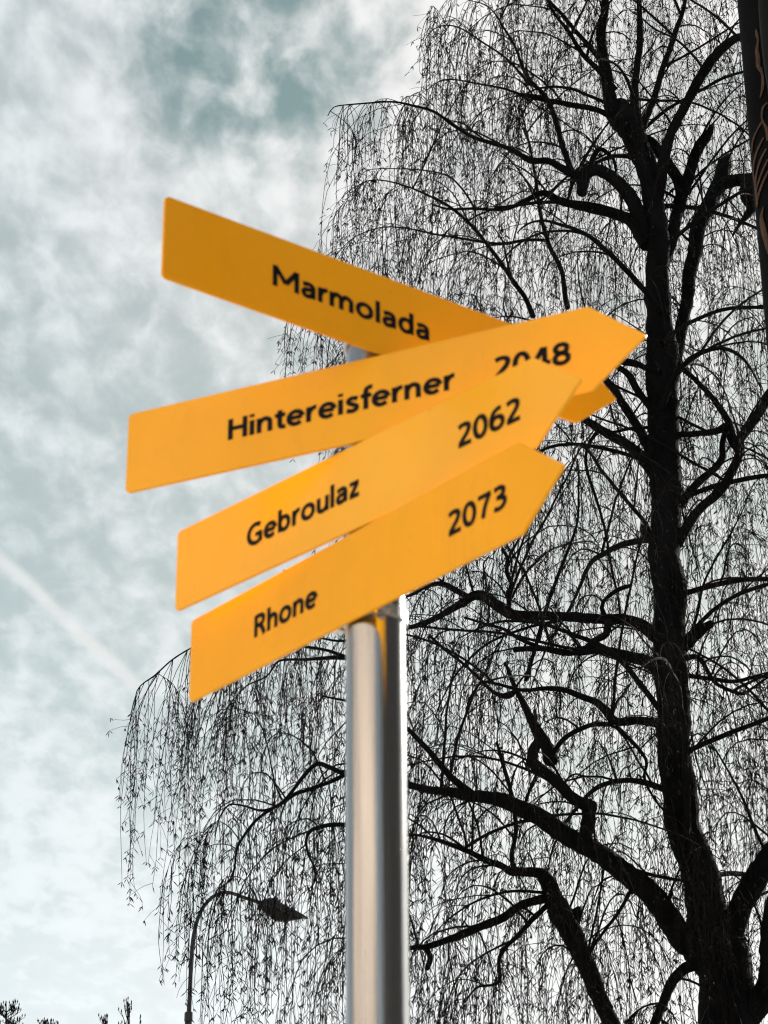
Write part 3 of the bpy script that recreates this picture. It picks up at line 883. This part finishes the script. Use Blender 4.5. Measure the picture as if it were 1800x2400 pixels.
# ------------------------------------------------------------------ treetops along the bottom of the sky
def small_tree(name, sx, sy, yd, label, kind):
    top, _ = world_at(sx, sy, yd)
    root = empty(name, (top[0], top[1], 0))
    n = 14
    C = np.array([[top[0] + 0.12 * math.sin(k * 1.1), top[1], -0.05 + (top[2] + 0.05) * k / n] for k in range(n + 1)])
    C[:, 0] += (top[0] - C[-1, 0]) * np.linspace(0, 1, n + 1)
    link('trunk', limb_mesh('trunk', C, np.linspace(0.16, 0.011, n + 1), 8, 0.1, sx), M['bark'], root, True)
    S, D, L, Rr = [], [], [], []
    h = top[2]
    for k in range(90 if kind == 'bushy' else 34):
        z = h * (0.985 - 0.5 * random.random() ** 1.8)
        i = min(n - 1, int(z / h * n))
        p = C[i] + (C[i + 1] - C[i]) * (z / h * n - i)
        a = random.uniform(0, 6.28)
        up = 1.6 if kind == 'upright' else 0.9
        S.append(p)
        D.append((math.cos(a), math.sin(a), up * random.uniform(0.5, 1.2)))
        L.append((h - z) * random.uniform(0.30, 0.55) + 0.05)
        Rr.append(0.010 + 0.010 * (1 - z / h))
    S, D, L, Rr = map(np.array, (S, D, L, Rr))
    Bt = grow(S, D, L, 8, (-0.12, -0.03) if kind == 'upright' else (-0.02, 0.02), 0.07)
    v1, f1 = tubes(Bt, Rr[:, None] * np.linspace(1.0, 0.5, 8)[None], 4)
    ii = np.repeat(np.arange(len(Bt)), 7 if kind == 'bushy' else 2)
    Sx, Tx = interp_on(Bt, ii, RNG.uniform(0.3, 1, len(ii)))
    Tq = grow(Sx, Tx + unit(len(Sx)) * 0.7 + np.array([0, 0, 0.3]), RNG.uniform(0.05, 0.16, len(Sx)), 4, (-0.05, 0), 0.1)
    v2, f2 = tubes(Tq, 0.0045 * np.ones((len(Tq), 4)), 3)
    tp = np.vstack([Tq[:, -1], Bt[:, -1]])
    bud = np.stack([tp, tp + np.array([0, 0, 0.03]), tp + np.array([0, 0, 0.07])], 1)
    v3, f3 = tubes(bud, np.array([0.004, 0.013, 0.002])[None] * np.ones((len(tp), 1)), 4)
    V, F = merge([(v1, f1), (v2, f2), (v3, f3)])
    tag(link('crown', np_mesh('crown', V, F), M['twig'], root, True), kind='stuff')
    tag(root, label, 'tree')


small_tree('bare_tree', 14, 2346, 46.0, 'bare tree whose bushy budded tip rises highest at the far left', 'bushy')
small_tree('bare_tree', 112, 2390, 52.0, 'low feathery bare treetop between the bushy tip and the upright shoots', 'bushy')
small_tree('bare_tree', 298, 2347, 42.0, 'bare tree with a few stiff upright shoots left of the street lamp', 'upright')
small_tree('bare_tree', 246, 2378, 43.0, 'small bare treetop with one short budded shoot beside the stiff upright shoots', 'upright')

# ------------------------------------------------------------------ dark pillar with tan relief at the right edge
PY = 6.0
pl0, _ = world_at(1724, 0, PY)
pl1, _ = world_at(1795, 696, PY)
edge_x = (pl0[0] + pl1[0]) / 2
PR = 0.16
pcx, pcy = edge_x + PR, PY
pillar = empty('painted_pillar', (pcx, pcy, 0))
zt = pl0[2] + 1.2
C = np.array([[pcx, pcy, z] for z in np.concatenate([[0, 0.1, 0.11], np.linspace(0.3, zt, 14)])])
link('shaft', limb_mesh('shaft', C, np.concatenate([[0.24, 0.24, PR + .01], np.full(14, PR)]), 48, 0.0), M['pillar'], pillar, True)
# bracketed round pipe beside the shaft, running up in front of it
pp = [world_at(x, y, PY - PR - 0.07)[0] for x, y in ((1795, -260), (1797, -100), (1799, 0), (1803, 70), (1812, 150), (1826, 245), (1842, 420), (1860, 700))]
pp = catmull(np.array(pp), 0.04)
link('pipe', limb_mesh('pipe', pp, np.full(len(pp), 0.026), 14, 0.0), M['grille'], pillar, True)


def on_shaft(x, y, lift=0.004):
    """where the photo's sight line meets the shaft's surface"""
    dr = ray(x, y)
    o2 = EYE[:2] - np.array([pcx, pcy])
    d2_ = dr[:2]
    rr = PR + lift
    a = d2_ @ d2_
    b = 2 * o2 @ d2_
    c = o2 @ o2 - rr * rr
    disc = max(b * b - 4 * a * c, 0)
    t = (-b - math.sqrt(disc)) / (2 * a)
    return EYE + dr * t


def ribbon(pts):
    """tan band in low relief; pts (x, y, width px) in the photo crop at the right edge"""
    q = catmull(np.array([(1650 + x * .3165, y * .3165, wd * .3165) for x, y, wd in pts], float), 4)
    b = bmesh.new()
    rows = []
    dxy = np.gradient(q[:, :2], axis=0)
    dxy /= np.linalg.norm(dxy, axis=1, keepdims=True) + 1e-9
    for (x, y, wd), (tx, ty) in zip(q, dxy):
        nx, ny = -ty, tx
        l, r = (x + nx * wd / 2, y + ny * wd / 2), (x - nx * wd / 2, y - ny * wd / 2)
        rows.append([b.verts.new(on_shaft(*l, -0.004)), b.verts.new(on_shaft(*l)), b.verts.new(on_shaft(*r)), b.verts.new(on_shaft(*r, -0.004))])
    for r0, r1 in zip(rows[:-1], rows[1:]):
        for j in range(3):
            b.faces.new((r0[j], r0[j + 1], r1[j + 1], r1[j]))
    return link('relief_band', bm_mesh('relief_band', b), M['tan'], pillar, True)


for pts in ([(385, 215, 8), (392, 260, 26), (400, 300, 16), (392, 370, 26), (400, 430, 34), (402, 490, 30), (425, 540, 16), (436, 600, 20), (432, 660, 20), (415, 725, 6)],
            [(402, 500, 24), (425, 505, 10), (440, 580, 10)],
            [(470, 760, 10), (440, 790, 16), (428, 840, 16), (432, 890, 14), (465, 960, 26), (470, 1040, 16)],
            [(430, 900, 14), (395, 960, 12), (362, 1040, 14), (352, 1130, 10)],
            [(440, 1020, 12), (400, 1100, 14), (372, 1190, 14), (365, 1280, 12), (380, 1380, 14), (395, 1470, 14)],
            [(462, 1100, 12), (420, 1180, 14), (392, 1270, 14), (380, 1370, 14), (392, 1500, 20), (390, 1540, 6)],
            [(472, 1180, 12), (436, 1260, 14), (405, 1340, 14), (385, 1420, 10)],
            [(478, 1260, 12), (440, 1340, 16), (410, 1420, 16), (395, 1480, 14)],
            [(440, 1530, 6), (425, 1610, 26), (440, 1700, 44), (465, 1800, 40), (480, 1880, 20)]):
    ribbon(pts)
tag(pillar, 'black pillar with curving tan relief bands at the edge of the square', 'pillar')

# ------------------------------------------------------------------ signpost
PX, PYD, PRAD = -0.009338, 2.313093, 0.030
BH, BL, BT = 0.09656, 0.53285, 0.06005                # board height, length to the shoulder, point length
BOARDS = [(0.622844, -0.28184, 1.315169, 0.034153), (-0.426516, -0.277808, 1.212819, 0.037084),
          (-0.794819, -0.274624, 1.113056, 0.037108), (-0.880774, -0.274474, 1.014159, 0.035602)]
WORDS = [[('Marmolada', 130.8, 329.0)], [('Hintereisferner', 124.6, 384.6), ('2048', 429.6, 511.5)],
         [('Gebroulaz', 118.0, 289.5), ('2062', 430.6, 513.8)], [('Rhone', 117.8, 223.2), ('2073', 429.8, 513.6)]]
LABELS = ['yellow arrow board reading Marmolada, topmost and turned the other way', 'yellow arrow board reading Hintereisferner 2048',
          'yellow arrow board reading Gebroulaz 2062', 'lowest yellow arrow board reading Rhone 2073']
post = empty('signpost', (PX, PYD, 0))
ztop = 1.65 + BOARDS[0][2] + BH - 0.02
C = np.array([[PX, PYD, z] for z in np.concatenate([np.linspace(0, ztop - 0.004, 24), [ztop]])])
link('post', limb_mesh('post', C, np.concatenate([np.full(24, PRAD), [PRAD - 0.004]]), 64, 0.0), M['steel'], post, True)
b = bmesh.new()
bmesh.ops.create_cone(b, cap_ends=True, segments=40, radius1=0.09, radius2=0.085, depth=0.02, matrix=Matrix.Translation((PX, PYD, 0.014)))
link('base_flange', bm_mesh('base_flange', b), M['clamp'], post)


def rounded(poly, radii, n=6):
    out = []
    m = len(poly)
    for i in range(m):
        p = np.array(poly[i], float)
        a = np.array(poly[i - 1], float) - p
        c = np.array(poly[(i + 1) % m], float) - p
        a /= np.linalg.norm(a)
        c /= np.linalg.norm(c)
        r = radii[i]
        half = math.acos(max(-1, min(1, a @ c))) / 2
        tl = r / math.tan(half)
        ctr = p + (a + c) / np.linalg.norm(a + c) * r / math.sin(half)
        s, e = p + a * tl - ctr, p + c * tl - ctr
        a0, a1 = math.atan2(s[1], s[0]), math.atan2(e[1], e[0])
        da = (a1 - a0 + math.pi) % (2 * math.pi) - math.pi
        for k in range(n + 1):
            t_ = a0 + da * k / n
            out.append(ctr + r * np.array([math.cos(t_), math.sin(t_)]))
    return out


def arc(cx, cy, rx, ry, a0=0.0, a1=360.0, n=28):
    t_ = np.radians(np.linspace(a0, a1, n + 1))
    return np.stack([cx + rx * np.cos(t_), cy + ry * np.sin(t_)], 1)


def crv(*p):
    q = catmull(np.array([(x, y, 0) for x, y in p], float), 0.035)
    return q[:, :2]


def ln(*p):
    return np.array(p, float)


XH, HS, HT = 0.715, 0.0825, 0.070                      # x-height, half stem, half thin stroke (cap height 1)
ARCH = [(HS, .40), (HS + .055, .54), (HS + .185, XH - HT + .012), (.405, .56), (.43, .43), (.43, .30)]
OV = XH / 2 - HT + .012
GLYPHS = {                                            # (advance, strokes as centre lines)
    'l': (.165, [ln((HS, 0), (HS, 1.06))]),
    'i': (.165, [ln((HS, 0), (HS, XH)), ln((HS, .855), (HS, 1.0))]),
    'n': (.512, [ln((HS, 0), (HS, XH)), crv(*ARCH), ln((.43, .31), (.43, 0))]),
    'h': (.512, [ln((HS, 0), (HS, 1.06)), crv(*ARCH), ln((.43, .31), (.43, 0))]),
    'm': (.81, [ln((HS, 0), (HS, XH)), crv((HS, .40), (HS + .05, .54), (HS + .16, XH - HT + .012), (.375, .56), (.395, .43), (.395, .30)), ln((.395, .31), (.395, 0)),
                crv((.395, .40), (.445, .54), (.555, XH - HT + .012), (.70, .56), (.725, .43), (.725, .30)), ln((.725, .31), (.725, 0))]),
    'u': (.512, [ln((.43, 0), (.43, XH)), ln((HS, XH), (HS, .38)), crv((HS, .39), (HS, .26), (.11, .13), (.24, HT - .012), (.37, .15), (.43, .29))]),
    'r': (.335, [ln((HS, 0), (HS, XH)), crv((HS, .36), (HS + .055, .53), (HS + .15, XH - HT), (.33, XH - HT + .004))]),
    'o': (.60, [arc(.30, XH / 2, .222, OV)]),
    'e': (.56, [ln((.10, .365), (.50, .365)), arc(.295, XH / 2, .215, OV, 4, 316)]),
    'a': (.475, [crv((.06, XH - .125), (.15, XH - HT - .01), (.26, XH - HT + .012), (.36, XH - .12), (.393, XH - .23), (.393, .30)), ln((.393, .31), (.393, 0)),
                 crv((.39, .405), (.25, .39), (.12, .335), (.083, .21), (.125, .09), (.21, HT - .012), (.32, .11), (.39, .22))]),
    'd': (.545, [ln((.462, 0), (.462, 1.06)), arc(.275, XH / 2, .192, OV)]),
    'b': (.545, [ln((HS, 0), (HS, 1.06)), arc(.27, XH / 2, .192, OV)]),
    't': (.355, [crv((.17, .88), (.17, .60), (.17, .30), (.185, .14), (.25, HT - .008), (.35, .085)), ln((.01, XH - HT), (.345, XH - HT))]),
    's': (.435, [crv((.385, XH - .115), (.30, XH - HT), (.20, XH - HT + .01), (.10, XH - .15), (.13, XH - .27), (.25, .345), (.35, .25), (.345, .13), (.25, HT - .012), (.15, HT - .008), (.045, .115))]),
    'f': (.36, [crv((.375, 1.005), (.30, 1.02), (.205, .965), (.17, .84), (.17, .70), (.17, .40), (.17, 0)), ln((.01, XH - HT), (.345, XH - HT))]),
    'z': (.43, [ln((.03, XH - HT), (.40, XH - HT)), ln((.345, XH - .11), (.085, .11)), ln((.03, HT), (.415, HT))]),
    'M': (.86, [ln((HS, 0), (HS, 1)), ln((.778, 0), (.778, 1)), ln((HS + .005, .96), (.43, .27)), ln((.773, .96), (.43, .27))]),
    'H': (.63, [ln((HS, 0), (HS, 1)), ln((.547, 0), (.547, 1)), ln((HS, .53), (.547, .53))]),
    'G': (.68, [arc(.40, .5, .315, .5 - HT + .012, 52, 312), ln((.605, .06), (.605, .50)), ln((.38, .455), (.66, .455))]),
    'R': (.56, [ln((HS, 0), (HS, 1)), ln((HS, 1 - HT), (.27, 1 - HT)), ln((HS, .50), (.27, .50)), crv((.26, 1 - HT), (.36, .905), (.435, .82), (.445, .72), (.42, .60), (.35, .525), (.26, .50)),
                crv((.27, .49), (.36, .37), (.43, .20), (.50, 0))]),
    '0': (.545, [arc(.272, .5, .192, .5 - HT + .012)]),
    '2': (.53, [crv((.065, .86), (.16, .925), (.27, .938), (.39, .88), (.43, .74), (.38, .56), (.25, .35), (.10, .12)), ln((.045, HT), (.50, HT))]),
    '3': (.53, [crv((.07, .895), (.19, .94), (.31, .925), (.405, .83), (.39, .67), (.28, .56), (.15, .535)), crv((.15, .535), (.30, .51), (.425, .42), (.445, .27), (.37, .12), (.23, .058), (.05, .105))]),
    '4': (.56, [ln((.335, .97), (.05, .30)), ln((.01, .265), (.54, .265)), ln((.375, 0), (.375, 1))]),
    '6': (.545, [crv((.43, .93), (.31, .92), (.18, .82), (.105, .64), (.085, .42), (.10, .28)), arc(.285, .315, .198, .257)]),
    '7': (.53, [ln((.03, 1 - HT), (.50, 1 - HT)), crv((.465, .93), (.36, .68), (.26, .38), (.195, 0))]),
    '8': (.55, [arc(.275, .745, .170, .193), arc(.275, .29, .197, .230)]),
}
SPACE = {'r': .045, 't': .02, 'f': -.015, 'z': .03, 's': .035}


def text_mesh(word, x0, x1, cap=24.8, base=36.0):
    """a word as flat ribbons, stretched to lie between x0 and x1 millimetres along the board"""
    lay, x = [], 0.0
    for j, ch in enumerate(word):
        adv, st = GLYPHS[ch]
        lay.append((x, st))
        x += adv + (SPACE.get(ch, .062 if not ch.isdigit() else .03) if j < len(word) - 1 else 0)
    kx = ((x1 - x0) / cap - 2 * HS) / (x - 2 * HS)
    V, F = [], []
    for gx, st in lay:
        for p in st:
            c = np.stack([HS + (gx + p[:, 0] - HS) * kx, p[:, 1]], 1)
            tg = np.gradient(c, axis=0)
            tg /= np.linalg.norm(tg, axis=1, keepdims=True) + 1e-9
            nr = np.stack([-tg[:, 1], tg[:, 0]], 1)
            hw = (HT + (HS - HT) * np.abs(tg[:, 1]))[:, None] * 1.45
            o_ = len(V)
            for a_, b_ in zip(c + nr * hw, c - nr * hw):
                V += [(a_[0], a_[1], 0), (b_[0], b_[1], 0)]
            F += [(o_ + 2 * k, o_ + 2 * k + 1, o_ + 2 * k + 3, o_ + 2 * k + 2) for k in range(len(c) - 1)]
    co = np.array(V)
    co[:, 0] = (x0 + co[:, 0] * cap) / 1000
    co[:, 1] = (base + co[:, 1] * cap) / 1000
    me = bpy.data.meshes.new('lettering')
    me.from_pydata(V, [], F)
    return me, co


THK = 0.004
for i, (th, s0, z0, e) in enumerate(BOARDS):
    u = np.array([math.cos(th), math.sin(th), 0])
    nrm = np.array([math.sin(th), -math.cos(th), 0])
    o = np.array([PX, PYD, 1.65 + z0]) + nrm * e + u * s0

    def at(a, bb, h=0.0, o=o, u=u, nrm=nrm):
        return o + u * a + np.array([0, 0, bb]) + nrm * h
    poly = rounded([(0, 0), (BL, 0), (BL + BT, BH / 2), (BL, BH), (0, BH)], [0.006, 0.004, 0.0022, 0.004, 0.006])
    bm = bmesh.new()
    fr = [bm.verts.new(at(a, bb, 0)) for a, bb in poly]
    bk = [bm.verts.new(at(a, bb, -THK)) for a, bb in poly]
    bm.faces.new(fr)
    bm.faces.new(bk[::-1])
    n = len(poly)
    for j in range(n):
        bm.faces.new((fr[j], bk[j], bk[(j + 1) % n], fr[(j + 1) % n]))
    bmesh.ops.recalc_face_normals(bm, faces=bm.faces)
    rim = [ed for ed in bm.edges if len({f for f in ed.link_faces if len(f.verts) > 4}) == 1]
    bmesh.ops.bevel(bm, geom=rim, offset=0.0012, segments=3, affect='EDGES', profile=0.6)
    board = link('direction_board', bm_mesh('direction_board', bm), M['yellow%d' % i], post)
    board['label'] = LABELS[i]
    for word, x0, x1 in WORDS[i]:
        me, co = text_mesh(word, x0, x1)
        W3 = o[None] + co[:, :1] * u[None] + co[:, 1:2] * np.array([[0, 0, 1.0]]) + nrm[None] * 0.0004
        me.vertices.foreach_set('co', W3.astype(np.float32).ravel())
        me.update()
        link('lettering', me, M['ink'], board)
    # clamp: band round the post and the lug pressed against the board's back
    for zz_ in ((0.030, BH - 0.030) if i < 3 else (0.012, BH - 0.030)):
        bm = bmesh.new()
        ring = []
        seg = 40
        for j in range(seg):
            a = 2 * math.pi * j / seg
            for rr, hz in ((PRAD + 0.0003, -0.006), (PRAD + 0.0026, -0.006), (PRAD + 0.0026, 0.006), (PRAD + 0.0003, 0.006)):
                ring.append(bm.verts.new((PX + math.cos(a) * rr, PYD + math.sin(a) * rr, 1.65 + z0 + zz_ + hz)))
        for j in range(seg):
            for k in range(4):
                j2 = (j + 1) % seg
                bm.faces.new((ring[j * 4 + k], ring[j * 4 + (k + 1) % 4], ring[j2 * 4 + (k + 1) % 4], ring[j2 * 4 + k]))
        cpt = np.array([PX, PYD, 1.65 + z0 + zz_]) + nrm * (PRAD - 0.004 + (e - THK - PRAD + 0.004) / 2 - 0.0002)
        box_bm(bm, cpt, (0.05, max(0.004, e - THK - PRAD + 0.0036), 0.016), th)
        for sg in (-1, 1):
            box_bm(bm, np.array([PX, PYD, 1.65 + z0 + zz_]) + u * sg * 0.036 + nrm * (PRAD - 0.012), (0.009, 0.010, 0.012), th)
        link('clamp', bm_mesh('clamp', bm), M['clamp'], board)
tag(post, 'round steel signpost carrying four yellow arrow boards', 'signpost')
